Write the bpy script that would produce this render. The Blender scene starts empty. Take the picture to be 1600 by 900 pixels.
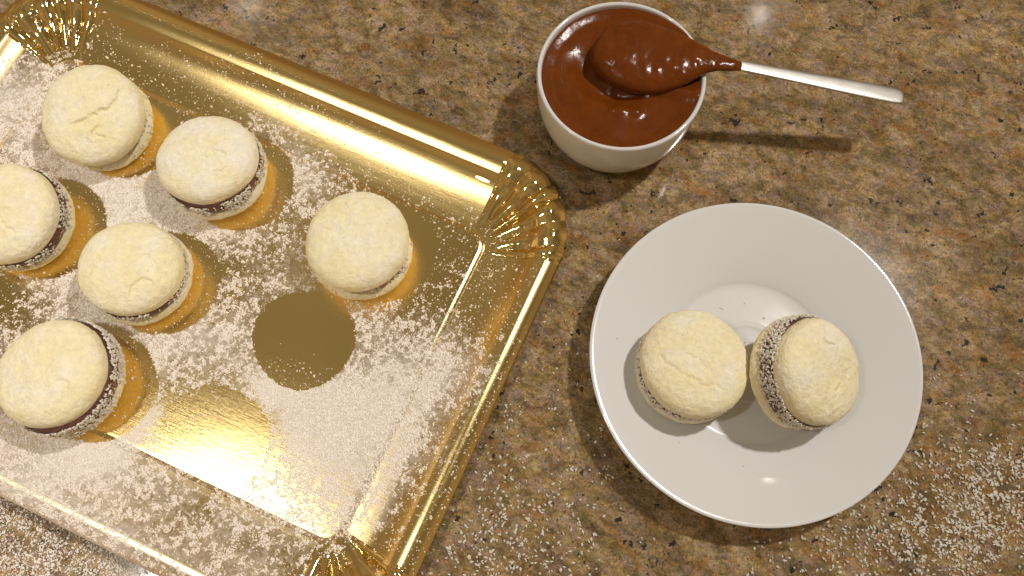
import bpy, math, random
import numpy as np
from mathutils import Matrix, Vector, Quaternion

# ------------------------------------------------------------------ scene
SC = bpy.context.scene
COL = SC.collection
S = 0.01                                   # everything below is measured in centimetres
rng = np.random.default_rng(7)
random.seed(7)

cam_d = bpy.data.cameras.new('camera')
cam_d.sensor_width = 36.0
cam_d.lens = 36.0 * 1360.0 / 1600.0
cam_d.clip_start = 0.01
cam_d.clip_end = 50.0
cam = bpy.data.objects.new('camera', cam_d)
cam.location = (0, 0, 0.408)
cam.rotation_euler = (math.radians(17.5), 0, 0)
COL.objects.link(cam)
SC.camera = cam

SC.view_settings.view_transform = 'Standard'
SC.view_settings.look = 'None'
SC.view_settings.gamma = 1.0
SC.view_settings.exposure = 0.0

# dim room around the table: darker ceiling, warmer and a little lighter walls
world = bpy.data.worlds.new('World')
SC.world = world
world.use_nodes = True
wn, wl = world.node_tree.nodes, world.node_tree.links
bg = wn['Background']
tc = wn.new('ShaderNodeTexCoord')
sep = wn.new('ShaderNodeSeparateXYZ')
wl.new(tc.outputs['Generated'], sep.inputs[0])
ramp = wn.new('ShaderNodeValToRGB')
wl.new(sep.outputs['Z'], ramp.inputs[0])
ramp.color_ramp.elements[0].position = 0.0
ramp.color_ramp.elements[0].color = (0.32, 0.185, 0.08, 1)
ramp.color_ramp.elements[1].position = 0.8
ramp.color_ramp.elements[1].color = (0.235, 0.187, 0.118, 1)
nz = wn.new('ShaderNodeTexNoise')
nz.inputs['Scale'].default_value = 2.2
nz.inputs['Detail'].default_value = 1.0
wl.new(tc.outputs['Generated'], nz.inputs['Vector'])
mr = wn.new('ShaderNodeMapRange')
mr.inputs['From Min'].default_value = 0.3
mr.inputs['From Max'].default_value = 0.7
mr.inputs['To Min'].default_value = 0.45
mr.inputs['To Max'].default_value = 1.5
wl.new(nz.outputs['Fac'], mr.inputs['Value'])
wl.new(ramp.outputs['Color'], bg.inputs['Color'])
wl.new(mr.outputs['Result'], bg.inputs['Strength'])

# the four ceiling spots of the kitchen
for (lx, ly, pw) in ((-66, -7, 56.0), (69, 53, 69.0), (-64, 128, 0.4), (60, 126, 0.6)):
    ld = bpy.data.lights.new('ceiling_spot', 'SPOT')
    ld.energy = pw
    ld.color = (1.0, 0.955, 0.89)
    ld.shadow_soft_size = 0.042 if ly < 100 else 0.009
    ld.spot_size = math.radians(72 if lx == -66 else 150)
    ld.spot_blend = 1.0
    lo = bpy.data.objects.new('ceiling_spot', ld)
    lo.location = (lx * S, ly * S, 1.40)
    COL.objects.link(lo)

# ------------------------------------------------------------------ helpers
def tag(o, label=None, cat=None, group=None, kind=None):
    if label: o['label'] = label
    if cat: o['category'] = cat
    if group: o['group'] = group
    if kind: o['kind'] = kind
    return o

def empty(name, loc=(0, 0, 0), quat=None):
    o = bpy.data.objects.new(name, None)
    o.empty_display_size = 0.01
    o.location = [c * S for c in loc]
    if quat is not None:
        o.rotation_mode = 'QUATERNION'
        o.rotation_quaternion = quat
    COL.objects.link(o)
    return o

def mesh_obj(name, V, F, mat, parent=None, smooth=True, attrs=None):
    """V (n,3) in cm, F either an (m,k) int array or a list of such arrays"""
    V = np.asarray(V, np.float32) * S
    Fs = F if isinstance(F, list) else [F]
    Fs = [np.asarray(f, np.int32) for f in Fs if len(f)]
    me = bpy.data.meshes.new(name)
    me.vertices.add(len(V))
    me.vertices.foreach_set('co', V.ravel())
    nl = sum(f.size for f in Fs)
    nf = sum(len(f) for f in Fs)
    me.loops.add(nl)
    me.polygons.add(nf)
    me.loops.foreach_set('vertex_index', np.concatenate([f.ravel() for f in Fs]))
    tot = np.concatenate([np.full(len(f), f.shape[1], np.int32) for f in Fs])
    st = np.concatenate([[0], np.cumsum(tot)[:-1]]).astype(np.int32)
    me.polygons.foreach_set('loop_start', st)
    me.polygons.foreach_set('loop_total', tot)
    me.polygons.foreach_set('use_smooth', np.full(nf, smooth, bool))
    if attrs:
        for k, a in attrs.items():
            at = me.attributes.new(k, 'FLOAT', 'POINT')
            at.data.foreach_set('value', np.asarray(a, np.float32))
    me.update(calc_edges=True)
    me.validate()
    me.materials.append(mat)
    o = bpy.data.objects.new(name, me)
    COL.objects.link(o)
    if parent: o.parent = parent
    return o

def grid_faces(nr, nc, wrap=False):
    """quads of an nr x nc vertex grid (rows of nc), optionally closed along columns"""
    r = np.arange(nr - 1)[:, None]
    c = np.arange(nc if wrap else nc - 1)[None, :]
    c2 = (c + 1) % nc
    f = np.stack([r * nc + c, r * nc + c2, (r + 1) * nc + c2, (r + 1) * nc + c], -1)
    return f.reshape(-1, 4)

def _hash(ix, iy, iz, seed):
    h = (ix.astype(np.int64) * 374761393 + iy.astype(np.int64) * 668265263 +
         iz.astype(np.int64) * 2147483647 + seed * 1274126177) & 0xFFFFFFFF
    h = ((h ^ (h >> 13)) * 1274126177) & 0xFFFFFFFF
    h = h ^ (h >> 16)
    return (h & 0xFFFF) / 65535.0

def vnoise(P, seed=0):
    P = np.asarray(P, float)
    if P.shape[-1] == 2: P = np.concatenate([P, np.zeros(P.shape[:-1] + (1,))], -1)
    I = np.floor(P).astype(np.int64); f = P - I
    f = f * f * (3 - 2 * f)
    r = 0
    for dx in (0, 1):
        for dy in (0, 1):
            for dz in (0, 1):
                w = (f[..., 0] if dx else 1 - f[..., 0]) * (f[..., 1] if dy else 1 - f[..., 1]) * (f[..., 2] if dz else 1 - f[..., 2])
                r = r + w * _hash(I[..., 0] + dx, I[..., 1] + dy, I[..., 2] + dz, seed)
    return r

def fbm(P, oct=3, seed=0):
    P = np.asarray(P, float); a, t, r = 1.0, 0.0, 0.0
    for i in range(oct):
        r = r + a * vnoise(P * 2 ** i + 17.3 * i, seed + i); t += a; a *= 0.5
    return r / t

def sstep(a, b, x):
    t = np.clip((x - a) / (b - a), 0, 1)
    return t * t * (3 - 2 * t)

# ------------------------------------------------------------------ materials
class NT:
    def __init__(self, name):
        self.m = bpy.data.materials.new(name)
        self.m.use_nodes = True
        self.n = self.m.node_tree.nodes; self.l = self.m.node_tree.links
        self.b = self.n['Principled BSDF']
        self.out = self.n['Material Output']
    def node(self, t, **kw):
        x = self.n.new(t)
        for k, v in kw.items():
            if k.startswith('_'): setattr(x, k[1:], v)
            else: x.inputs[k.replace('__', ' ')].default_value = v
        return x
    def link(self, a, b): self.l.new(a, b)
    def coords(self, scale=(1, 1, 1), rot=(0, 0, 0)):
        t = self.n.new('ShaderNodeTexCoord')
        mp = self.n.new('ShaderNodeMapping')
        mp.inputs['Scale'].default_value = [100 * s for s in scale]       # to centimetres
        mp.inputs['Rotation'].default_value = rot
        # rotate first, then stretch
        m2 = self.n.new('ShaderNodeMapping')
        m2.inputs['Rotation'].default_value = rot
        mp.inputs['Rotation'].default_value = (0, 0, 0)
        self.link(t.outputs['Object'], m2.inputs['Vector'])
        self.link(m2.outputs['Vector'], mp.inputs['Vector'])
        return mp.outputs['Vector']
    def noise(self, vec, scale, detail=2.0, rough=0.5, dist=0.0):
        x = self.node('ShaderNodeTexNoise', Scale=scale, Detail=detail, Roughness=rough, Distortion=dist)
        self.link(vec, x.inputs['Vector'])
        return x.outputs['Fac']
    def ramp(self, fac, stops, interp='LINEAR'):
        x = self.n.new('ShaderNodeValToRGB'); cr = x.color_ramp; cr.interpolation = interp
        while len(cr.elements) < len(stops): cr.elements.new(0.5)
        for e, (p, c) in zip(cr.elements, stops):
            e.position = p
            e.color = (c, c, c, 1) if not hasattr(c, '__len__') else (*c, 1)
        self.link(fac, x.inputs[0])
        return x.outputs['Color']
    def mix(self, fac, a, b, mode='MIX'):
        x = self.n.new('ShaderNodeMix'); x.data_type = 'RGBA'; x.blend_type = mode
        for s, v in ((0, fac), (6, a), (7, b)):
            if hasattr(v, 'is_output'): self.link(v, x.inputs[s])
            elif s == 0: x.inputs[0].default_value = v
            else: x.inputs[s].default_value = (*v, 1)
        return x.outputs[2]
    def math(self, op, a, b=0.0, clamp=False):
        x = self.n.new('ShaderNodeMath'); x.operation = op; x.use_clamp = clamp
        for s, v in ((0, a), (1, b)):
            if hasattr(v, 'is_output'): self.link(v, x.inputs[s])
            else: x.inputs[s].default_value = v
        return x.outputs[0]
    def bump(self, h, strength=0.5, dist=0.001):
        x = self.node('ShaderNodeBump', Strength=strength, Distance=dist)
        self.link(h, x.inputs['Height'])
        self.link(x.outputs['Normal'], self.b.inputs['Normal'])
        return x
    def set(self, **kw):
        for k, v in kw.items():
            s = self.b.inputs[k.replace('__', ' ')]
            if hasattr(v, 'is_output'): self.link(v, s)
            else: s.default_value = (*v, 1) if hasattr(v, '__len__') and len(v) == 3 and s.type == 'RGBA' else v

def simple(name, col, rough=0.5, **kw):
    t = NT(name); t.set(Base__Color=col, Roughness=rough, **kw)
    return t.m

# granite: ochre, tan, pink-grey and olive crystals, rust clouds and black mica flecks
def granite():
    t = NT('granite')
    g = math.radians(24)
    v = t.coords((1, 1, 1)); vs = t.coords((0.78, 1.12, 1), (0, 0, g))
    big = t.noise(vs, 0.32, 3, 0.6, 0.6)
    med = t.noise(vs, 1.1, 4, 0.65, 0.8)
    med2 = t.noise(t.coords((0.6, 1.2, 1), (0.3, 0.2, g + 0.4)), 1.6, 4, 0.7, 0.5)
    fine = t.noise(v, 9.0, 3, 0.75)
    base = t.ramp(med, [(0.28, (0.095, 0.066, 0.034)), (0.40, (0.21, 0.145, 0.06)), (0.50, (0.31, 0.215, 0.09)), (0.60, (0.38, 0.285, 0.15)), (0.74, (0.43, 0.355, 0.235))])
    pink = t.ramp(med2, [(0.46, 0.0), (0.62, 1.0)])
    c = t.mix(t.math('MULTIPLY', pink, 0.75), base, (0.33, 0.245, 0.205))
    oliv = t.ramp(t.noise(vs, 0.9, 4, 0.6, 0.3), [(0.50, 0.0), (0.66, 1.0)])
    c = t.mix(t.math('MULTIPLY', oliv, 0.6), c, (0.165, 0.14, 0.055))
    rust = t.ramp(t.noise(t.coords((0.7, 1.1, 1), (0, 0.4, g)), 0.75, 5, 0.65, 0.5), [(0.54, 0.0), (0.70, 1.0)])
    c = t.mix(t.math('MULTIPLY', rust, 0.85), c, (0.30, 0.135, 0.035))
    # crystal mottling
    vo = t.node('ShaderNodeTexVoronoi', Scale=6.5, Randomness=1.0)
    wv = t.node('ShaderNodeVectorMath', _operation='ADD')
    wn_ = t.node('ShaderNodeTexNoise', Scale=4.0, Detail=2.0); t.link(v, wn_.inputs['Vector'])
    t.link(vs, wv.inputs[0]); t.link(wn_.outputs['Color'], wv.inputs[1])
    t.link(wv.outputs[0], vo.inputs['Vector'])
    cell = t.node('ShaderNodeSeparateColor'); t.link(vo.outputs['Color'], cell.inputs[0])
    mott = t.ramp(cell.outputs[0], [(0.0, 0.52), (0.5, 0.98), (1.0, 1.5)])
    c = t.mix(0.8, c, t.mix(1.0, c, mott, 'MULTIPLY'))
    tint = t.ramp(cell.outputs[1], [(0.0, (1.12, 0.93, 0.80)), (0.5, (1, 1, 1)), (1.0, (0.92, 0.98, 1.12))])
    c = t.mix(1.0, c, tint, 'MULTIPLY')
    c = t.mix(1.0, c, t.ramp(fine, [(0.25, 0.78), (0.5, 1.0), (0.75, 1.22)]), 'MULTIPLY')
    c = t.mix(1.0, c, t.ramp(big, [(0.3, 0.66), (0.5, 1.0), (0.7, 1.22)]), 'MULTIPLY')
    drk = t.ramp(t.noise(vs, 1.5, 4, 0.65, 0.4), [(0.53, 0.0), (0.66, 1.0)])
    c = t.mix(t.math('MULTIPLY', drk, 0.5), c, (0.062, 0.048, 0.03))
    # grey-brown veins and black flecks gathered in clouds
    cloud = t.ramp(t.noise(vs, 0.5, 3, 0.6), [(0.42, 0.0), (0.62, 1.0)])
    fl = t.noise(v, 1.75, 3, 0.58, 0.0)
    fleck = t.ramp(t.math('ADD', fl, t.math('MULTIPLY', cloud, 0.085)), [(0.688, 0.0), (0.708, 1.0)])
    fs = t.noise(v, 5.2, 3, 0.6)
    fleck2 = t.ramp(t.math('ADD', fs, t.math('MULTIPLY', cloud, 0.05)), [(0.645, 0.0), (0.69, 1.0)])
    c = t.mix(1.0, c, (0.86, 0.835, 0.80), 'MULTIPLY')
    c = t.mix(t.math('MULTIPLY', fleck2, 0.8), c, (0.045, 0.035, 0.03))
    c = t.mix(t.math('MULTIPLY', fleck, 0.93), c, (0.018, 0.017, 0.018))
    t.set(Base__Color=c, Roughness=t.ramp(fine, [(0.3, 0.09), (0.7, 0.115)]), Specular__IOR__Level=0.32)
    t.bump(t.noise(v, 3.0, 3, 0.6), 0.015, 0.0006)
    return t.m

DUST_COL = (0.84, 0.775, 0.70)

def gold(name, rough, grain, streak=1.0):
    t = NT(name)
    a = math.radians(24.3)
    st = t.coords((0.35, 5.5, 1), (0, 0, a))
    v = t.coords()
    s1 = t.noise(st, 3.0, 4, 0.7)
    s2 = t.noise(v, 9.0, 3, 0.6)
    h = t.math('ADD', t.math('MULTIPLY', s1, streak), t.math('MULTIPLY', s2, 0.5))
    gl = t.node('ShaderNodeBsdfGlossy', Roughness=rough, _distribution='BECKMANN')
    gl.inputs['Color'].default_value = (0.89, 0.68, 0.30, 1)
    gb = t.node('ShaderNodeBump', Strength=grain, Distance=0.0010)
    t.link(h, gb.inputs['Height']); t.link(gb.outputs['Normal'], gl.inputs['Normal'])
    # fine powder film lying on the foil
    at = t.node('ShaderNodeAttribute', _attribute_name='dust')
    n1 = t.noise(v, 3.5, 4, 0.65); n2 = t.noise(v, 9.0, 3, 0.75)
    nn = t.math('ADD', t.math('MULTIPLY', n1, 0.5), t.math('MULTIPLY', n2, 0.5))
    x = t.math('SUBTRACT', t.math('MULTIPLY', at.outputs['Fac'], 0.95), t.math('SUBTRACT', nn, 0.02))
    cov = t.ramp(t.math('ADD', x, 0.5), [(0.48, 0.0), (0.92, 0.72)])
    dif = t.node('ShaderNodeBsdfPrincipled', Roughness=0.9)
    dif.inputs['Base Color'].default_value = (*DUST_COL, 1)
    bp = t.node('ShaderNodeBump', Strength=0.8, Distance=0.0008); t.link(n2, bp.inputs['Height']); t.link(bp.outputs['Normal'], dif.inputs['Normal'])
    ms = t.n.new('ShaderNodeMixShader')
    t.link(cov, ms.inputs[0]); t.link(gl.outputs[0], ms.inputs[1]); t.link(dif.outputs[0], ms.inputs[2])
    t.link(ms.outputs[0], t.out.inputs['Surface'])
    return t.m

def biscuit_mat(seed, white=0.0):
    t = NT('biscuit')
    tcn = t.n.new('ShaderNodeTexCoord')
    mp = t.n.new('ShaderNodeMapping'); mp.inputs['Scale'].default_value = (100, 100, 100); mp.inputs['Location'].default_value = (seed * 7.1, seed * 3.3, seed)
    t.link(tcn.outputs['Object'], mp.inputs['Vector']); v = mp.outputs['Vector']
    n = t.noise(v, 0.9, 4, 0.6, 0.3); f = t.noise(v, 11.0, 4, 0.7); m = t.noise(v, 3.5, 3, 0.6)
    c = t.ramp(n, [(0.30, (0.87, 0.76, 0.45)), (0.5, (0.89, 0.80, 0.51)), (0.70, (0.91, 0.83, 0.57))])
    sug = t.ramp(t.math('ADD', t.math('MULTIPLY', t.noise(v, 0.6, 4, 0.65), 0.5), t.math('MULTIPLY', t.noise(v, 16.0, 2, 0.6), 0.5)), [(0.47 - white, 0.0), (0.60 - white, 1.0)])
    c = t.mix(t.math('MULTIPLY', sug, 0.62 + 2 * white), c, (0.91, 0.87, 0.81))
    c = t.mix(1.0, c, t.ramp(m, [(0.25, 0.9), (0.7, 1.06)]), 'MULTIPLY')
    sp = t.ramp(t.noise(v, 5.5, 2, 0.5), [(0.715, 0.0), (0.77, 1.0)])
    c = t.mix(t.math('MULTIPLY', sp, 0.45), c, (0.36, 0.25, 0.13))
    t.set(Base__Color=c, Roughness=0.85, Specular__IOR__Level=0.2, Subsurface__Weight=0.15, Subsurface__Radius=(0.9, 0.55, 0.25), Subsurface__Scale=0.003)
    t.bump(t.math('ADD', t.math('MULTIPLY', f, 0.6), t.math('MULTIPLY', m, 0.6)), 0.9, 0.0010)
    return t.m

def caramel_mat():
    t = NT('caramel')
    v = t.coords()
    n = t.noise(v, 1.2, 3, 0.6)
    c = t.ramp(n, [(0.3, (0.112, 0.026, 0.0026)), (0.7, (0.155, 0.037, 0.0038))])
    t.set(Base__Color=c, Roughness=0.17, Specular__IOR__Level=0.22, Subsurface__Weight=0.25, Subsurface__Radius=(1.0, 0.28, 0.06), Subsurface__Scale=0.002)
    t.bump(t.math('ADD', t.noise(v, 7.0, 3, 0.6), t.math('MULTIPLY', t.noise(v, 26.0, 1, 0.5), 0.35)), 0.07, 0.0012)
    return t.m

def china():
    t = NT('glazed_china')
    v = t.coords()
    t.set(Base__Color=(0.66, 0.655, 0.655), Roughness=0.09, Specular__IOR__Level=0.55)
    t.bump(t.noise(v, 0.8, 2, 0.5), 0.03, 0.002)
    return t.m

def steel():
    t = NT('brushed_steel')
    v = t.coords((0.3, 6, 1), (0, 0, math.radians(9)))
    n = t.noise(v, 6.0, 3, 0.6)
    t.set(Base__Color=(0.50, 0.48, 0.45), Metallic=1.0, Roughness=t.ramp(n, [(0.3, 0.30), (0.7, 0.42)]))
    t.bump(t.noise(t.coords(), 16.0, 2, 0.5), 0.12, 0.0004)
    return t.m

def filling_mat():
    t = NT('dark_filling')
    t.set(Base__Color=t.ramp(t.noise(t.coords(), 4.0, 3, 0.6), [(0.3, (0.085, 0.034, 0.025)), (0.7, (0.155, 0.066, 0.048))]), Roughness=0.4)
    t.bump(t.noise(t.coords(), 6.0, 3, 0.6), 0.6, 0.001)
    return t.m

def coconut_mat():
    t = NT('coconut_shred')
    t.set(Base__Color=t.ramp(t.noise(t.coords(), 3.0, 2, 0.5), [(0.3, (0.70, 0.63, 0.53)), (0.7, (0.82, 0.77, 0.70))]), Roughness=0.7, Subsurface__Weight=0.2, Subsurface__Scale=0.001)
    return t.m

M_GRAN = granite()
M_FLOOR = gold('gold_foil_floor', 0.235, 0.06, 1.0)
M_WALL = gold('gold_foil_wall', 0.30, 0.06, 0.8)
M_FLUTE = gold('gold_foil_flute', 0.14, 0.06, 0.3)
M_CAR = caramel_mat(); M_CHINA = china(); M_STEEL = steel(); M_FILL = filling_mat(); M_COCO = coconut_mat()
M_SUGAR = simple('icing_sugar', (0.86, 0.80, 0.73), 0.85, Specular__IOR__Level=0.3)
M_CARD = simple('card_edge', (0.55, 0.42, 0.24), 0.6)

# ------------------------------------------------------------------ countertop
def countertop():
    nx, ny = 60, 40
    X, Y = np.meshgrid(np.linspace(-150, 150, nx), np.linspace(-45, 140, ny))
    V = np.stack([X, Y, 0 * X], -1).reshape(-1, 3)
    F = grid_faces(ny, nx)
    b = len(V)
    c = np.array([(-150, -45), (150, -45), (150, 140), (-150, 140)], float)
    V2 = np.concatenate([np.c_[c, np.zeros(4)], np.c_[c, np.full(4, -3.0)]])
    F2 = np.array([(0, 4, 5, 1), (1, 5, 6, 2), (2, 6, 7, 3), (3, 7, 4, 0), (7, 6, 5, 4)]) + b
    o = mesh_obj('countertop', np.concatenate([V, V2]), np.concatenate([F, F2]), M_GRAN, smooth=False)
    tag(o, 'polished brown granite countertop with black flecks', 'countertop', kind='structure')
countertop()

# ------------------------------------------------------------------ tray
TA = math.radians(-24.3)
TU = np.array([math.cos(TA), math.sin(TA)]); TV = np.array([-math.sin(TA), math.cos(TA)])
def t2w(u, v): return np.asarray(u)[..., None] * TU + np.asarray(v)[..., None] * TV
def w2t(P): return P[..., 0] * TU[0] + P[..., 1] * TU[1], P[..., 0] * TV[0] + P[..., 1] * TV[1]

# map of how thickly the sugar lies (0-9), 1 cm cells, rows from y=-4, columns from x=-42
DUST_ROWS = """
444444444444444444444444444444443222111111100
444444444444444444444444444444443222111111100
444444444444444444666667777666665443222211100
444444444444444446666667777666665443222211100
444444444444444446666777776666665543322211100
444444444444444446667777776666555554432221100
444444444444444446667777766556666677643322200
444444444444444446678877766655556677754332200
444444444444444477778887766555556788765433200
444444444444444477788877655555556788876533200
333333333333333366777776554444456789986543200
333333333333333355666666654444445678987654200
444444444444444466666777655555555667888765310
444444444444444666666777776666555566777765310
444444444444444666566777777776555556666654200
333333333333333655456777777766555556655543200
333333333333333543456788776655555455444432100
333333333333333543567788776455565543233332110
333333333333335544567788766545555443222332221
333333333333335545567788776655555443222332221
222222222222224455567888777776554433323322210
222222222222224445567888877776555543332221000
222222222222224555668888776666666543322110000
333333333333345556678887766666776543211000000
333333333333355567777776664556665432100000000
333333333333355677666665543455554211000000000
333333333333355777666644333445532100000000000
444444444444466888776532222444420000000000000
333333333333556777766421111222100000000000000
333333333333555666654311111111000000000000000
222222222222445555542111100000000000000000000
111111111111222233221100000000000000000000000
000000000000000011111000000000000000000000000
000000000000000000000000000000000000000000000
""".split()
DG = np.array([[int(c) for c in r] for r in DUST_ROWS]) / 9.0
BARE = [((-10.0, 10.24), 2.42), ((-13.95, 5.35), 2.60)]     # where cookies have been lifted away
SMEAR = [((-11.2, 8.0), 1.2, .55), ((-9.6, 7.3), 1.3, .5), ((-8.0, 6.9), 1.1, .5), ((-9.6, 4.4), 1.6, .2), ((-17.3, 6.5), .8, .5), ((-18.7, 5.4), 1.1, .5), ((-20.3, 4.7), 1.0, .4)]
def dust(P, bare=True):
    fx = np.clip(P[..., 0] + 42, 0, DG.shape[1] - 1.001); fy = np.clip(P[..., 1] + 4, 0, DG.shape[0] - 1.001)
    i = fx.astype(int); j = fy.astype(int); a = fx - i; b = fy - j
    d = (1 - b) * ((1 - a) * DG[j, i] + a * DG[j, i + 1]) + b * ((1 - a) * DG[j + 1, i] + a * DG[j + 1, i + 1])
    for c, r, k in SMEAR:
        q = np.hypot(P[..., 0] - c[0], P[..., 1] - c[1])
        d = d + k * np.exp(-(q / r) ** 2)
    if bare:
        for k, (c, r) in enumerate(BARE):
            dx, dy = P[..., 0] - c[0], P[..., 1] - c[1]
            rr = r * (1 + 0.03 * np.sin(3 * np.arctan2(dy, dx) + k))
            e = sstep(rr - 0.10, rr + 0.12, np.hypot(dx, dy))
            e = np.maximum(e, P[..., 0] * TV[0] + P[..., 1] * TV[1] < -2.55)
            if k == 1:                                   # its far side has been dusted over again
                e = np.maximum(e, 0.42 * sstep(0.0, 2.2, (dy - dx * 0.6)))
            d = d * np.maximum(e, .085)
    return np.clip(d, 0, 1.15)

COOK = [(-20.8, 21.5), (-14.7, 18.6), (-23.88, 16.1), (-17.9, 13.25), (-7.3, 14.35), (-20.36, 8.05)]
def thin_crescents(P):
    """factor that thins the sugar in crescents right of the cookies"""
    k = np.ones(P.shape[:-1])
    for i, c in enumerate(COOK):
        q = np.hypot(P[..., 0] - c[0] - .95, P[..., 1] - c[1] - (.45 if i == 4 else -.15))
        k = k * (.12 + .88 * sstep(2.45, 2.75, q))
    return k
IU0, IU1, IV0, IV1 = -32.65, -7.35, -2.80, 13.72       # crease rectangle of the floor
OU0, OU1, OV0, OV1 = -36.4, -3.60, -6.82, 18.05        # outer edge
IR, ORR = 0.95, 4.60
PW = np.array([-.10, 0, .3, .8, 1.2, 1.5, 1.8, 2.1, 2.4, 2.60, 2.68, 2.80, 3.0, 3.2, 3.4, 3.7, 3.95, 4.0])
PZ = np.array([.04, .055, .09, .17, .25, .33, .43, .58, .78, .96, 1.03, 1.09, 1.16, 1.20, 1.19, 1.08, .92, .86])
WR = np.unique(np.concatenate([np.linspace(-.1, 4.0, 58), [2.6, 2.64, 2.68, 2.72]]))
def smooth_profile(w):
    acc = 0
    for k, d in zip((1, 2, 3, 2, 1), (-.12, -.06, 0, .06, .12)):
        acc = acc + k * np.interp(np.clip(w + d * np.clip(abs(w - 2.64) * 3, .15, 1), -.1, 4.0), PW, PZ)
    return acc / 9.0

FLOOR_Z = 0.15
def tray_z(u, v):
    du = np.where(u > IU1 - IR, (u - (IU1)) / (OU1 - IU1), np.where(u < IU0 + IR, (IU0 - u) / (IU0 - OU0), -1))
    dv = np.where(v > IV1 - IR, (v - (IV1)) / (OV1 - IV1), np.where(v < IV0 + IR, (IV0 - v) / (IV0 - OV0), -1))
    w = np.maximum(du, dv) * 4.0
    cu = np.where(u > -20, IU1 - IR, IU0 + IR); cv = np.where(v > 5, IV1 - IR, IV0 + IR)
    corner = (np.abs(u + 20) > np.abs(cu + 20)) & (np.abs(v - 5.46) > np.abs(cv - 5.46))
    rr = np.hypot(u - cu, v - cv)
    w = np.where(corner, (rr - IR) * 4.0 / (3.95), w)
    z = np.where(w < 0.02, FLOOR_Z, smooth_profile(np.clip(w, -.1, 4)))
    return z, w

tray = empty('serving_tray', (*(t2w(-20.0, 5.46)), 0.0))
tag(tray, 'gold foil cardboard serving tray with fluted corners under dusted sugar', 'tray')
TLOC = np.array([*t2w(-20.0, 5.46), 0.0])

def tray_mesh(name, V, F, mat, smooth=True, film=1.0):
    d = dust(V[:, :2]) * thin_crescents(V[:, :2]) * film
    o = mesh_obj(name, V - TLOC, F, mat, tray, smooth, {'dust': d})
    return o

# floor: a slightly raised panel with a rounded edge
def tray_floor():
    nu, nv = 230, 152
    uu = np.linspace(IU0, IU1, nu); vv = np.linspace(IV0, IV1, nv)
    Um, Vm = np.meshgrid(uu, vv)
    cu = np.clip(Um, IU0 + IR, IU1 - IR); cv = np.clip(Vm, IV0 + IR, IV1 - IR)
    du, dv = Um - cu, Vm - cv
    L = np.hypot(du, dv)
    k = np.where(L > 1e-9, np.maximum(np.abs(du), np.abs(dv)) / np.maximum(L, 1e-9), 1)
    Um = cu + du * k; Vm = cv + dv * k
    e = IR - np.hypot(Um - cu, Vm - cv)
    edge = np.where((np.abs(du) + np.abs(dv)) > 1e-9, e, IR)
    z = FLOOR_Z - 0.10 * (1 - sstep(0, .26, edge)) + 0.012 * (fbm(np.stack([Um, Vm], -1) * .35, 2, 5) - .5)
    P = t2w(Um, Vm)
    V = np.concatenate([P, z[..., None]], -1).reshape(-1, 3)
    tray_mesh('tray_floor', V, grid_faces(nv, nu), M_FLOOR)
tray_floor()

def rect_pts(side, t):
    """inner and outer point of a straight wall at t in 0..1, as (u,v)"""
    if side == 0:   return (IU0 + IR + (IU1 - IU0 - 2 * IR) * t, IV1 + 0 * t), (OU0 + ORR + (OU1 - OU0 - 2 * ORR) * t, OV1 + 0 * t)
    if side == 1:   return (IU1 + 0 * t, IV1 - IR - (IV1 - IV0 - 2 * IR) * t), (OU1 + 0 * t, OV1 - ORR - (OV1 - OV0 - 2 * ORR) * t)
    if side == 2:   return (IU1 - IR - (IU1 - IU0 - 2 * IR) * t, IV0 + 0 * t), (OU1 - ORR - (OU1 - OU0 - 2 * ORR) * t, OV0 + 0 * t)
    return (IU0 + 0 * t, IV0 + IR + (IV1 - IV0 - 2 * IR) * t), (OU0 + 0 * t, OV0 + ORR + (OV1 - OV0 - 2 * ORR) * t)

LIP = [(4.03, -.035), (3.99, -.075), (3.80, -.045), (3.2, -.055), (2.68, -.07), (1.8, -.06), (.8, -.05), (0, -.04)]
def wall_strip(name, pin, pout, mat, disp=None, film=1.0):
    iu, iv = pin; ou, ov = pout
    rows = []
    for w in WR:
        f = w / 4.0
        u = iu + (ou - iu) * f; v = iv + (ov - iv) * f
        z = smooth_profile(np.full_like(u, w)) + .022 * sstep(.5, 2.5, w) * (fbm(np.stack([u * .45, v * .45], -1), 2, 3) - .5)
        if disp is not None:
            dz, dr = disp(w, z)
            z = z + dz; L = np.hypot(ou - iu, ov - iv)
            u = u + (ou - iu) / L * dr; v = v + (ov - iv) / L * dr
        rows.append((u, v, z))
    top = len(rows)
    for w, dz in LIP:                          # folded edge and cardboard underside
        f = w / 4.0
        u = iu + (ou - iu) * f; v = iv + (ov - iv) * f
        z = smooth_profile(np.full_like(u, min(w, 4.0))) + dz
        if disp is not None:
            d, dr = disp(min(w, 4.0), z); z = z + d
            L = np.hypot(ou - iu, ov - iv); u = u + (ou - iu) / L * dr; v = v + (ov - iv) / L * dr
        rows.append((u, v, np.maximum(z, .012)))
    A = np.array(rows)                          # rows, 3, cols
    P = t2w(A[:, 0], A[:, 1])
    V = np.concatenate([P, A[:, 2][..., None]], -1)
    nr, nc = V.shape[:2]
    return tray_mesh(name, V.reshape(-1, 3), grid_faces(nr, nc)[:, ::-1], mat, True, film)

for side, n in ((0, 150), (1, 90), (2, 150), (3, 90)):
    pin, pout = rect_pts(side, np.linspace(0, 1, n))
    wall_strip('tray_wall', pin, pout, M_WALL)

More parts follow.
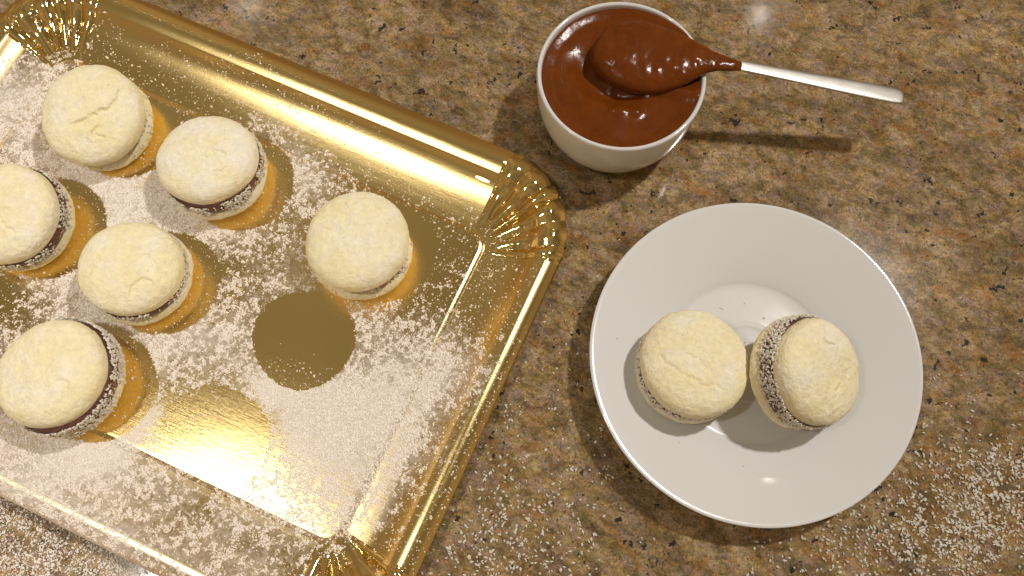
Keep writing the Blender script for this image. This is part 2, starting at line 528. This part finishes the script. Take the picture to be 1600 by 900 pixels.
def corner(cu, cv, a0, seed):
    n = 190
    rs = np.random.default_rng(seed)
    x = np.linspace(0, 1, n); ang = a0 + x * math.pi / 2
    sx = 1 if math.cos(a0 + math.pi / 4) > 0 else -1
    sy = 1 if math.sin(a0 + math.pi / 4) > 0 else -1
    ic = ((IU1 if sx > 0 else IU0) - sx * IR, (IV1 if sy > 0 else IV0) - sy * IR)
    oc = ((OU1 if sx > 0 else OU0) - sx * ORR, (OV1 if sy > 0 else OV0) - sy * ORR)
    pin = (ic[0] + IR * np.cos(ang), ic[1] + IR * np.sin(ang))
    pout = (oc[0] + ORR * np.cos(ang), oc[1] + ORR * np.sin(ang))
    nfl = 6
    knots = (np.arange(nfl + 1) + np.r_[0, rs.uniform(-.28, .28, nfl - 1), 0]) / nfl
    ph = np.interp(x, knots, np.arange(nfl + 1))
    amp = np.interp(ph, np.arange(nfl + 1), rs.uniform(.55, 1.3, nfl + 1))
    wob = rs.uniform(-.25, .25, 40)
    end = sstep(0, .03, x) * sstep(0, .03, 1 - x)
    def disp(w, z):
        p2 = ph + 0.10 * np.interp(w, np.linspace(0, 4, 40), wob)
        f = np.abs((p2 % 1.0) - .5) * 2                     # pleats: sharp valleys
        f = 1 - np.abs(1 - 2 * f) ** 1.0 if False else np.sin(np.pi * (p2 % 1.0))
        a = .24 * sstep(.15, 1.5, w) * (1 - .55 * sstep(3.0, 4.0, w))
        cr = fbm(np.stack([x * 26, np.full_like(x, w * 1.6)], -1), 2, seed)
        return (f - .55) * a * amp * end + .014 * (cr - .5) * sstep(.8, 2.2, w) * end, (f - .5) * .07 * sstep(2.5, 4, w) * end
    wall_strip('fluted_corner', pin, pout, M_FLUTE, disp, .4)
corner(0, 0, 0, 11); corner(0, 0, math.pi / 2, 23); corner(0, 0, math.pi, 31); corner(0, 0, 1.5 * math.pi, 47)

# small mark pressed up into the foil near the middle of the floor
def embossed():
    Vs, Fs, b = [], [], 0
    def ridge(p, q, wd=.05, h=.045):
        nonlocal b
        p = np.array(p); q = np.array(q); d = (q - p); L = np.linalg.norm(d); d /= L; nrm = np.array([-d[1], d[0]])
        n, m = 8, 7
        for i in range(n):
            s = i / (n - 1)
            k = math.sqrt(max(0, 1 - (2 * s - 1) ** 8))
            for j in range(m):
                a = math.pi * j / (m - 1)
                c = p + d * L * s + nrm * wd * math.cos(a)
                Vs.append((*c, FLOOR_Z - .01 + h * k * math.sin(a)))
        Fs.append(grid_faces(n, m) + b); b += n * m
    o = np.array((-13.35, 13.3))
    def at(a, c): return o + TU * a - TV * c
    ridge(at(-.45, 0), at(.55, 0)); ridge(at(-.1, .42), at(.35, .42)); ridge(at(-.2, .95), at(.22, .95))
    for k in range(9):
        ridge(at(.36 - .02 * k, .6 + .23 * k), at(.46 - .02 * k, .6 + .23 * k), .045)
        if k % 2 == 0: ridge(at(-.26 - .01 * k, .7 + .23 * k), at(-.18 - .01 * k, .7 + .23 * k), .04)
    ridge(at(-.2, 2.55), at(.2, 2.55))
    V = np.array(Vs)
    tray_mesh('embossed_mark', V, np.concatenate(Fs)[:, ::-1], M_FLUTE, True, .25)
embossed()

# ------------------------------------------------------------------ lathe helper
def lathe(name, prof, mat, parent=None, n=160, wob=0.0, seed=0):
    prof = np.array(prof, float)
    # smooth the profile by subdividing (Chaikin), ends kept
    for _ in range(2):
        a, b = prof[:-1], prof[1:]
        q = np.empty((2 * len(a), 2)); q[0::2] = .75 * a + .25 * b; q[1::2] = .25 * a + .75 * b
        prof = np.concatenate([prof[:1], q, prof[-1:]])
    th = np.linspace(0, 2 * np.pi, n, endpoint=False)
    r = prof[:, 0][:, None] * np.ones(n); z = prof[:, 1][:, None] * np.ones(n)
    if wob:
        k = sstep(1.0, 7, r)
        z = z + wob * k * np.sin(2 * th + seed) + wob * .6 * k * np.sin(3 * th + 2 * seed)
    V = np.stack([r * np.cos(th), r * np.sin(th), z], -1).reshape(-1, 3)
    return mesh_obj(name, V, grid_faces(len(prof), n, True), mat, parent)

# ------------------------------------------------------------------ saucer
SX, SY = 11.13, 8.99
sau = lathe('saucer', [(0, .30), (2.9, .30), (3.05, .02), (3.25, 0), (3.5, .03), (3.75, .45), (5.2, 1.12), (6.6, 1.58), (7.35, 1.76), (7.56, 1.84), (7.60, 1.90), (7.55, 1.955), (7.42, 1.945),
                       (6.6, 1.72), (5.3, 1.32), (4.4, .98), (4.0, .80), (3.85, .70), (3.65, .66), (3.0, .645), (2.1, .64), (1.96, .645), (1.88, .69), (1.78, .70), (1.68, .655), (1.5, .64), (0, .64)], M_CHINA, wob=.012, seed=1)
sau.location = (SX * S, SY * S, 0)
tag(sau, 'round white glazed saucer holding two sandwich cookies', 'saucer')

# ------------------------------------------------------------------ ramekin, caramel, spoon
RX, RY, RH = 5.20, 22.10, 4.50
ram = lathe('ramekin', [(0, .12), (2.3, .12), (2.4, 0), (2.62, 0), (2.9, .10), (3.35, .62), (3.68, 1.35), (3.90, 2.3), (4.0, 3.3), (4.03, 4.1), (4.03, 4.40), (3.99, 4.50), (3.91, 4.52), (3.83, 4.48), (3.79, 4.35),
                        (3.72, 3.4), (3.5, 2.0), (2.9, .9), (2.0, .55), (0, .5)], M_CHINA)
ram.location = (RX * S, RY * S, 0)
tag(ram, 'small white china ramekin filled with brown caramel', 'ramekin')

AX0 = np.array([3.95, 23.55]); AX1 = np.array([10.55, 22.36])       # spoon axis over the bowl
ADIR = (AX1 - AX0) / np.linalg.norm(AX1 - AX0); ANRM = np.array([-ADIR[1], ADIR[0]]); ALEN = np.linalg.norm(AX1 - AX0)
def caramel():
    nr, nt = 110, 200
    R = 3.80
    rr = R * np.linspace(0, 1, nr) ** .8; th = np.linspace(0, 2 * np.pi, nt, endpoint=False)
    x = RX + rr[:, None] * np.cos(th); y = RY + rr[:, None] * np.sin(th)
    P = np.stack([x, y], -1)
    z = 4.12 + .12 * sstep(3.2, 3.8, rr)[:, None] + .08 * (fbm(P * .7, 2, 9) - .5) + .02 * (fbm(P * 1.9, 2, 4) - .5)
    s = (P - AX0) @ ADIR; n = (P - AX0) @ ANRM
    # drag ridge curving from below the spoon to the right rim, and dips shaped to deepen the shade beside the heap
    z = z + .30 * np.exp(-((n + 1.35 + .12 * (s - 3)) / .50) ** 2) * sstep(1.6, 3.2, s) * (1 - sstep(5.0, 6.2, s))
    z = z + .40 * np.exp(-((n - 1.35) / .95) ** 2) * sstep(.6, 2.2, s) * (1 - sstep(4.4, 5.8, s))
    z = z - .45 * np.exp(-((n + .9) / 1.1) ** 2 - ((s + .1) / .9) ** 2) - .40 * np.exp(-((n + 2.1) / .5) ** 2 - ((s - 1.3) / 1.1) ** 2)
    for (bx, by, br, bh) in ((5.2, 20.35, .33, .13), (5.85, 20.3, .28, .13), (5.45, 21.5, .30, .10), (4.75, 21.45, .2, .08), (4.7, 20.35, .16, .07), (6.6, 21.3, .35, .09), (7.3, 21.7, .3, .09), (3.2, 21.4, .3, .05)):
        z = z + bh * np.exp(-((x - bx) ** 2 + (y - by) ** 2) / br ** 2)
    V = np.stack([x, y, z * np.ones_like(x)], -1).reshape(-1, 3)
    # side wall going down inside the bowl
    low = np.stack([RX + 3.70 * np.cos(th), RY + 3.70 * np.sin(th), np.full(nt, 3.2)], -1)
    V = np.concatenate([V, low])
    o = mesh_obj('caramel_sauce', V - np.array([RX, RY, 3.2]), grid_faces(nr + 1, nt, True), M_CAR)
    o.location = (RX * S, RY * S, 3.2 * S)
    tag(o, 'glossy brown caramel sauce filling the white ramekin', 'sauce')
caramel()

spoon = empty('teaspoon', (*AX1, 4.75))
tag(spoon, 'steel teaspoon scooping caramel, its bare handle jutting over the counter', 'spoon')
SLOC = np.array([*AX1, 4.75])
def loft(name, secs, mat, n=40, sub=14, disp=None, power=2.0):
    """secs: (x, y, z, half width, half thickness up, half thickness down) along the spoon"""
    secs = np.array(secs, float)
    k = np.arange(len(secs)); t = np.linspace(0, len(secs) - 1, (len(secs) - 1) * sub + 1)
    # Catmull-Rom
    i = np.clip(t.astype(int), 0, len(secs) - 2); f = (t - i)[:, None]
    p0 = secs[np.clip(i - 1, 0, None)]; p1 = secs[i]; p2 = secs[i + 1]; p3 = secs[np.clip(i + 2, None, len(secs) - 1)]
    q = .5 * ((2 * p1) + (-p0 + p2) * f + (2 * p0 - 5 * p1 + 4 * p2 - p3) * f ** 2 + (-p0 + 3 * p1 - 3 * p2 + p3) * f ** 3)
    q[:, 3:] = np.maximum(q[:, 3:], .004)
    a = np.linspace(0, 2 * np.pi, n, endpoint=False)
    ca = np.sign(np.cos(a)) * np.abs(np.cos(a)) ** (2 / power); sa = np.sign(np.sin(a)) * np.abs(np.sin(a)) ** (2 / power)
    d = np.gradient(q[:, :2], axis=0); d /= np.linalg.norm(d, axis=1)[:, None]
    nm = np.stack([-d[:, 1], d[:, 0]], -1)
    X = q[:, 0:1] + nm[:, 0:1] * q[:, 3:4] * ca; Y = q[:, 1:2] + nm[:, 1:2] * q[:, 3:4] * ca
    Z = q[:, 2:3] + np.where(sa > 0, q[:, 4:5], q[:, 5:6]) * sa
    V = np.stack([X, Y, Z], -1)
    if disp: V = disp(V)
    nr = len(q)
    Vf = V.reshape(-1, 3)
    c0 = q[0, :3]; c1 = q[-1, :3]
    Vf = np.concatenate([Vf, [c0], [c1]])
    j = np.arange(n); j2 = (j + 1) % n
    f0 = np.stack([np.full(n, nr * n), j2, j], -1); f1 = np.stack([np.full(n, nr * n + 1), (nr - 1) * n + j, (nr - 1) * n + j2], -1)
    return mesh_obj(name, Vf - SLOC, [grid_faces(nr, n, True), f0, f1], mat, spoon)

def pt(s, off=0): return AX0 + ADIR * s + ANRM * off
HD = np.array([18.89, 21.40]) - AX1; HL = np.linalg.norm(HD); HD = HD / HL
def hp(s): return AX1 + HD * s
loft('handle', [(*pt(5.2), 4.72, .22, .06, .07), (*pt(6.0), 4.82, .21, .07, .08), (*hp(.2), 4.84, .275, .07, .08), (*hp(2.2), 4.516, .31, .07, .08), (*hp(4.5), 4.14, .37, .075, .085), (*hp(6.7), 3.787, .425, .08, .09),
                (*hp(7.85), 3.60, .425, .075, .09), (*hp(8.28), 3.53, .36, .07, .08), (*hp(8.40), 3.51, .22, .05, .05)], M_STEEL, power=2.8)
def lumpy(V):
    n = .7 * fbm(V * 1.1, 2, 21)[..., None] + .3 * fbm(V * 3.5, 2, 29)[..., None] - .5
    V = V.copy(); V[..., 2] += .24 * n[..., 0] * sstep(.0, .6, V[..., 2] - 4.2); return V
loft('bowl', [(*pt(.35), 4.30, .10, .03, .03), (*pt(.8), 4.18, .8, .03, .05), (*pt(2.0), 4.02, 1.35, .03, .06), (*pt(3.3), 4.08, 1.30, .03, .06), (*pt(4.4), 4.32, .75, .03, .06), (*pt(5.2), 4.62, .26, .05, .06)], M_STEEL)
loft('caramel_coating', [(*pt(-.1, .05), 4.2, .30, .25, .5), (*pt(.25, 0), 4.3, 1.05, .58, .5), (*pt(1.0, -.05), 4.35, 1.62, .74, .5), (*pt(2.1, -.1), 4.35, 1.92, .76, .5), (*pt(3.2, -.1), 4.4, 1.80, .66, .5), (*pt(4.2, -.05), 4.5, 1.38, .60, .4), (*pt(5.0), 4.66, .88, .47, .3),
                        (*pt(5.7), 4.79, .50, .25, .2), (*hp(-.25), 4.84, .335, .15, .14), (*hp(.25), 4.84, .30, .10, .11)], M_CAR, n=110, sub=18, disp=lumpy, power=2.35)

# ------------------------------------------------------------------ cookies
def biscuit(R, h, seed, dome=.25, ov=1.0, cracks=(), up=1):
    """disc with rounded rim, domed baked face, cracks as polylines on the face"""
    nt = 200
    # soft rounded profile: flat underneath, low bulging rim, gently domed above
    zc = .38 * h; ex = 2.7
    prof = []
    for q in np.linspace(0.0, .97, 14): prof.append(((R - .30) * q, 0.0))
    for a in np.linspace(-np.pi / 2, 0, 14): prof.append((R - .30 + .30 * np.cos(a), zc + zc * np.sin(a)))
    for a in np.linspace(0.02, np.pi / 2, 84): prof.append((R * np.cos(a) ** (2 / ex), zc + (h + dome - zc) * np.sin(a) ** (2 / ex)))
    prof = np.array(prof); nr = len(prof)
    th = np.linspace(0, 2 * np.pi, nt, endpoint=False)
    r = prof[:, 0][:, None] * (1 + .022 * (fbm(np.stack([np.cos(th), np.sin(th)], -1) * 1.6 + seed, 2, seed) - .5) * 2)[None, :]
    x = r * np.cos(th); y = r * np.sin(th) * ov; z = prof[:, 1][:, None] * np.ones(nt)
    P = np.stack([x, y, z], -1)
    nz = fbm(P * 1.1 + 9 * seed, 3, seed) - .5; nf = fbm(P * 6.0 + seed, 2, seed + 5) - .5
    top = sstep(.4 * h, .95 * h, z)
    P[..., 2] += top * (.16 * nz + .05 * nf)
    side = (1 - np.abs(2 * np.clip(z / h, 0, 1) - 1)) * (r > R * .7)
    P[..., :2] *= (1 + side * (.05 * nz + .03 * nf) )[..., None]
    xy = P[..., :2]
    for poly, dep, wd in cracks:
        pl = np.array(poly, float)
        # jagged refinement
        rs = np.random.default_rng(seed + 3)
        for _ in range(3):
            mid = (pl[:-1] + pl[1:]) / 2; L = np.linalg.norm(pl[1:] - pl[:-1], axis=1)
            mid = mid + rs.normal(0, .13, mid.shape) * L[:, None]
            q = np.empty((2 * len(pl) - 1, 2)); q[0::2] = pl; q[1::2] = mid; pl = q
        best = np.full(xy.shape[:2], 9.0); sgn = np.zeros(xy.shape[:2])
        for a, b in zip(pl[:-1], pl[1:]):
            d = b - a; t = np.clip(((xy - a) @ d) / (d @ d), 0, 1)
            v = xy - a - t[..., None] * d; dd = np.linalg.norm(v, axis=-1)
            s = np.sign(d[0] * (xy[..., 1] - a[1]) - d[1] * (xy[..., 0] - a[0]))
            sgn = np.where(dd < best, s, sgn); best = np.minimum(best, dd)
        P[..., 2] -= dep * np.exp(-(best / wd) ** 2) * top
        P[..., 2] += dep * .55 * np.exp(-((best - 1.6 * wd) / (2.2 * wd)) ** 2) * (sgn > 0) * top
    return P.reshape(-1, 3), grid_faces(nr, nt, True)

def shreds(n, pos_fn, L=(.10, .26), W=(.022, .045), seed=1):
    """little tapered slivers: 6 vertices + 8 triangles each"""
    rs = np.random.default_rng(seed)
    C, T, N = pos_fn(n, rs)                     # centre, direction, normal
    n = len(C)
    ln = rs.uniform(*L, n)[:, None] / 2; wd = rs.uniform(*W, n)[:, None]
    B = np.cross(N, T); B /= np.linalg.norm(B, axis=1)[:, None] + 1e-9
    bend = rs.normal(0, .25, n)[:, None] * ln
    v = [C - T * ln, C + B * wd + N * wd * .2 + B * bend * .5, C - B * wd + N * wd * .2 + B * bend * .5, C + N * wd * 1.1 + B * bend * .5, C - N * wd * .5 + B * bend * .5, C + T * ln]
    V = np.stack(v, 1).reshape(-1, 3)
    base = np.array([(0, 1, 3), (0, 3, 2), (0, 2, 4), (0, 4, 1), (5, 3, 1), (5, 2, 3), (5, 4, 2), (5, 1, 4)])
    F = (np.arange(n)[:, None, None] * 6 + base[None]).reshape(-1, 3)
    return V, F

def axis_quat(tx, ty):
    a = math.hypot(tx, ty)
    if a < 1e-6: return Quaternion((1, 0, 0, 0))
    return Quaternion(Vector((-ty / a, tx / a, 0)), a)

def make_cookie(x, y, tx, ty, R, ov, zb, seed, label, group, fill_r=-.14, nsh=520, cracks=(), sh=(0, 0), fillh=.55, shred_low=.62, top_h=1.0):
    q = axis_quat(tx, ty)
    Vb, Fb = biscuit(R, .95, seed, dome=0.05)
    Vb = Vb * np.array([1, -1, -1.0]) + np.array([0, 0, 1.0])          # the lower one lies face down
    rot = np.array(q.to_matrix())
    low = (Vb @ rot.T)[:, 2].min()
    root = empty('sandwich_cookie', (x, y, zb - low), q)
    tag(root, label, 'cookie', group)
    m = biscuit_mat(seed,   .055 if seed == 2 else .0)
    mesh_obj('bottom_biscuit', Vb, Fb[:, ::-1] if False else Fb, m, root)
    zt = 1.0 + fillh - .06
    Vt, Ft = biscuit(R, top_h, seed + 50, dome=.36, ov=ov, cracks=cracks)
    mesh_obj('top_biscuit', Vt + np.array([sh[0], sh[1], zt]), Ft, m, root)
    # filling: a squeezed disc between the two
    n = 140; th = np.linspace(0, 2 * np.pi, n, endpoint=False)
    fr = R + fill_r + .10 * (fbm(np.stack([np.cos(th), np.sin(th)], -1) * 2.2, 2, seed) - .5)
    rows = []
    za, zc = .80, zt + .25
    for k in np.linspace(0, 1, 12):
        z = za + (zc - za) * k; b = math.sin(math.pi * k) ** .4 if 0 < k < 1 else 0
        rr = fr - .35 * (1 - b)
        rows.append(np.stack([rr * np.cos(th) + sh[0] * k, rr * np.sin(th) + sh[1] * k, np.full(n, z)], -1))
    rows = [np.stack([0 * th, 0 * th, np.full(n, za)], -1)] + rows + [np.stack([0 * th, 0 * th, np.full(n, zc)], -1)]
    V = np.array(rows).reshape(-1, 3)
    mesh_obj('filling', V, grid_faces(len(rows), n, True), M_FILL, root)
    def pos(n, rs):
        a = rs.uniform(0, 2 * np.pi, n * 3)
        pat = fbm(np.stack([np.cos(a), np.sin(a)], -1) * 3.2 + seed, 3, seed)
        a = a[rs.uniform(*((.30, .52) if seed < 7 else (.18, .44)), n * 3) < pat][:n]; n = len(a)
        z = shred_low + (zt + (.20 if seed < 7 else .30) - shred_low) * rs.beta(1.2, 1.0, n)
        rb = np.interp(a, np.r_[th, 2 * np.pi], np.r_[fr, fr[0]])
        # the rim of the lower biscuit sticks out below 1.0
        edge = np.interp(z, [.2, .35, .62, .8, .92, 1.0], [R - .15, R - .05, R, R - .03, R - .12, R - .28])
        r = np.where(z < 1.0, np.maximum(edge, rb), rb) + rs.uniform(-.01, .05, n)
        k = np.clip((z - 1) / .5, 0, 1)
        C = np.stack([r * np.cos(a) + sh[0] * k, r * np.sin(a) + sh[1] * k, z], -1)
        N = np.stack([np.cos(a), np.sin(a), 0 * a + .2], -1); N += rs.normal(0, .25, N.shape); N /= np.linalg.norm(N, axis=1)[:, None]
        T = rs.normal(0, 1, (n, 3)); T -= N * (T * N).sum(1)[:, None] * .85; T /= np.linalg.norm(T, axis=1)[:, None]
        return C, T, N
    if nsh:
        V, F = shreds(int(nsh * 2.3), pos, (.06, .24), (.022, .075), seed)
        V = V
        tag(mesh_obj('coconut_coating', V, F, M_COCO, root, smooth=False), kind='stuff')
    # loose crumbs and sugar grains caught on the top
    return root

GT = 'sandwich cookies on the gold tray'; GS = 'sandwich cookies on the saucer'
zf = FLOOR_Z + .005
make_cookie(-20.80, 21.50, .015, -.19, 2.48, 1.03, zf, 1, 'cookie with a long deep crack, beside the fluted corner of the gold tray', GT, -.22, 160,
            cracks=[([(-.35, -.62), (.1, -.42), (.55, -.22), (1.1, .05), (1.45, .55), (1.5, 1.0)], .15, .06), ([(.35, -1.35), (.42, -1.05), (.7, -.8)], .10, .05), ([(.5, -1.2), (.9, -1.3)], .06, .05)], fillh=.42)
make_cookie(-14.70, 18.60, -.064, .064, 2.50, .93, zf, 2, 'sugar-whitened cookie just right of the cracked one, dark coconut edge showing below', GT, -.02, 640,
            cracks=[([(.2, -.3), (.6, -.1), (1.2, -.25)], .07, .06), ([(.9, -1.1), (1.3, -.9)], .06, .05)], fillh=.6, shred_low=.86)
make_cookie(-23.88, 16.10, -.071, -.143, 2.49, .97, zf, 3, 'cookie cut off by the photo edge, with a wide dark filling', GT, .0, 420,
            cracks=[([(.3, -.4), (.6, -.9), (1.0, -1.2)], .05, .05)], fillh=.62, shred_low=.8)
make_cookie(-17.90, 13.25, .012, -.043, 2.45, .92, zf, 4, 'cookie in the middle of the tray group, its top dented near one edge', GT, -.14, 380,
            cracks=[([(.45, -1.5), (.5, -1.1), (.95, -.75), (1.35, -.9)], .09, .07), ([(1.0, .4), (1.3, .1), (1.45, -.2)], .07, .05)], fillh=.5, shred_low=.85)
make_cookie(-7.30, 14.35, -.007, .086, 2.46, 1.03, zf, 5, 'cookie standing alone above the round bare patch on the gold tray', GT, -.18, 420,
            cracks=[([(-1.5, .3), (-1.1, .15), (-.7, .3)], .04, .05)], fillh=.5, shred_low=.75)
make_cookie(-20.36, 8.05, -.128, .02, 2.55, .97, zf, 6, 'lowest cookie on the tray, its wide dark filling crusted with coconut', GT, .10, 900,
            cracks=[([(.8, -.7), (1.1, -.55), (1.4, -.7)], .07, .07)], fillh=.72, shred_low=.66)
zs = .655
make_cookie(8.06, 8.35, .054, .09, 2.45, 1.02, zs, 7, 'upright pale cookie on the white saucer, left of the tilted one', GS, -.03, 460,
            cracks=[([(-1.6, .0), (-1.3, -.4), (-.6, -.9), (.2, -1.3), (.9, -1.45)], .05, .08), ([(-.4, .1), (0, -.1)], .05, .05)], fillh=.46, shred_low=.92)
make_cookie(12.24, 8.25, .56, -.15, 2.46, .95, .70, 8, 'tilted cookie on the white saucer with its coconut side turned up', GS, -.01, 820,
            cracks=[([(.2, -1.5), (.1, -.9), (.35, -.6)], .10, .06), ([(-.5, 1.3), (.1, 1.1)], .08, .05), ([(.9, .1), (1.0, -.4)], .05, .05)], fillh=.66, shred_low=.92)

# ------------------------------------------------------------------ icing sugar on the tray
def grains(C, r, seed, flat=.75):
    """small lumpy octahedra, one per centre"""
    rs = np.random.default_rng(seed); n = len(C)
    d = np.array([(1, 0, 0), (0, 1, 0), (-1, 0, 0), (0, -1, 0), (0, 0, 1), (0, 0, -1)], float)
    V = d[None] * rs.uniform(.65, 1.25, (n, 6, 1)) + rs.normal(0, .16, (n, 6, 3))
    a = rs.uniform(0, 2 * np.pi, n); c, s = np.cos(a)[:, None], np.sin(a)[:, None]
    V = np.stack([V[..., 0] * c - V[..., 1] * s, V[..., 0] * s + V[..., 1] * c, V[..., 2] * flat], -1) * r[:, None, None]
    V = V + C[:, None, :]
    base = np.array([(0, 1, 4), (1, 2, 4), (2, 3, 4), (3, 0, 4), (1, 0, 5), (2, 1, 5), (3, 2, 5), (0, 3, 5)])
    F = (np.arange(n)[:, None, None] * 6 + base[None]).reshape(-1, 3)
    return V.reshape(-1, 3), F

def clear_cookies(P, rad=2.15):
    k = np.ones(len(P), bool)
    for c in COOK: k &= np.hypot(P[:, 0] - c[0], P[:, 1] - c[1]) > rad
    return k

def tray_sugar():
    n = 1200000
    u = rng.uniform(OU0 + .2, OU1 - .05, n); v = rng.uniform(OV0 + .1, OV1 - .05, n)
    z, w = tray_z(u, v)
    P = t2w(u, v)
    k = (w < 3.95) & clear_cookies(P) & (P[:, 0] > -30.5)
    u, v, z, w, P = u[k], v[k], z[k], w[k], P[k]
    D = dust(P) * thin_crescents(P)
    cl = .40 * fbm(P * 2.0, 2, 77) + .60 * fbm(P * 6.0, 2, 78)
    D = D * np.where(w > 1.2, .85, 1.0)
    cnr = (np.abs(u + 20) > 11.8) & (np.abs(v - 5.46) > 7.4) & (w > .6)
    D = D * np.where(cnr, .45, 1.0)
    p = sstep(-.09, .16, D * .55 + .135 - cl) * np.clip(.25 + D * 1.1, 0, 1) + .022 * (D > .06)
    keep = rng.uniform(0, 1, len(P)) < p * .68
    P, z = P[keep], z[keep]
    r = np.exp(rng.normal(math.log(.0245), .42, len(P))).clip(.009, .075)
    C = np.concatenate([P, (z + r * .35)[:, None]], -1)
    V, F = grains(C, r, 5)
    o = mesh_obj('icing_sugar', V, F, M_SUGAR, None, smooth=False)
    tag(o, 'icing sugar dusted thickly over the gold tray', 'icing sugar', kind='stuff')
    print('tray grains', len(P))
tray_sugar()

def counter_sugar():
    n = 60000
    P = np.stack([rng.uniform(-34, 8, n), rng.uniform(-9, 26, n)], -1)
    P = np.concatenate([P, np.stack([rng.uniform(-34, -9, 90000), rng.uniform(-9, 4, 90000)], -1)]); n = len(P)
    u, v = w2t(P)
    inside = (u > OU0) & (u < OU1 + .1) & (v > OV0 - .1) & (v < OV1 + .1)
    a = np.exp(-((v - (OV0 - 2.2)) / 2.6) ** 2) * (1 - sstep(-17, -9, u)) * .95        # below the tray, at the left
    b = .055 * np.exp(-((u - OU1 - .8) / 2.2) ** 2) * sstep(-8, 0, v) * (1 - sstep(14, 17, v))
    cl = .5 * fbm(P * 1.5, 2, 41) + .5 * fbm(P * 5, 2, 42)
    p = a * sstep(-.2, .2, .62 - cl) * np.where(v < OV0, 1, 0) + b
    k = (~inside) & (rng.uniform(0, 1, n) < p)
    P = P[k]
    r = np.exp(rng.normal(math.log(.032), .4, len(P))).clip(.012, .07)
    C = np.concatenate([P, (r * .4)[:, None]], -1)
    V, F = grains(C, r, 6)
    o = mesh_obj('spilled_sugar', V, F, M_SUGAR, None, smooth=False)
    tag(o, 'icing sugar spilled on the granite around the tray', 'icing sugar', kind='stuff')
    print('counter grains', len(P))
counter_sugar()

def counter_coconut():
    blobs = [(21.6, 2.6, 1.9, 260), (20.9, 1.6, 1.0, 120), (19.4, .2, 1.6, 240), (22.4, 3.9, 1.2, 120), (16.0, .3, 1.9, 140), (13.4, .3, 1.8, 70), (18.5, 2.5, 2.6, 120), (0.2, 1.0, 1.8, 120), (-1.5, .4, 1.5, 80), (0.2, 3.2, 2.2, 70), (2.0, .2, 2.0, 40), (21, 5.5, 1.8, 30), (1.2, 7, 3.2, 40)]
    def pos(n, rs):
        Ps = [np.stack([rs.normal(b[0], b[2], b[3]), rs.normal(b[1], b[2] * .8, b[3])], -1) for b in blobs]
        P = np.concatenate(Ps)
        P = np.concatenate([P, P[rs.integers(0, len(P), 900)] + rs.normal(0, .22, (900, 2))])
        u, v = w2t(P)
        k = ~((u < OU1 + .1) & (v > OV0 - .1)) & (np.hypot(P[:, 0] - SX, P[:, 1] - SY) > 7.3)
        P = P[k]; n = len(P)
        a = rs.uniform(0, 2 * np.pi, n)
        T = np.stack([np.cos(a), np.sin(a), rs.normal(0, .12, n)], -1)
        N = np.stack([rs.normal(0, .15, n), rs.normal(0, .15, n), np.ones(n)], -1)
        return np.concatenate([P, rs.uniform(.03, .06, (n, 1))], -1), T, N
    V, F = shreds(0, pos, (.08, .25), (.034, .075), 3)
    o = mesh_obj('coconut_shreds', V, F, M_COCO, None, smooth=False)
    tag(o, 'white coconut shreds scattered on the granite below the saucer', 'coconut', kind='stuff')
counter_coconut()

def saucer_crumbs():
    def pos(n, rs):
        P = np.concatenate([rs.normal((8.0, 6.6), (1.3, .8), (16, 2)), rs.normal((12.2, 6.2), (1.2, .8), (14, 2)), rs.normal((10.6, 11.3), (.8, .5), (8, 2)), rs.normal((6.0, 8.6), (.7, 1.2), (10, 2))])
        rr = np.hypot(P[:, 0] - SX, P[:, 1] - SY); P = P[rr < 6.8]; rr = rr[rr < 6.8]; n = len(P)
        z = np.interp(rr, [0, 3.6, 4.0, 5.3, 6.6, 7.4], [.66, .66, .80, 1.32, 1.72, 1.94]) + .025
        a = rs.uniform(0, 2 * np.pi, n)
        return np.c_[P, z], np.stack([np.cos(a), np.sin(a), 0 * a], -1), np.tile((0., 0., 1.), (n, 1))
    V, F = shreds(0, pos, (.04, .16), (.02, .045), 13)
    o = mesh_obj('coconut_crumbs', V, F, M_COCO, None, smooth=False)
    tag(o, 'a few coconut crumbs fallen on the white saucer', 'crumbs', kind='stuff')
saucer_crumbs()
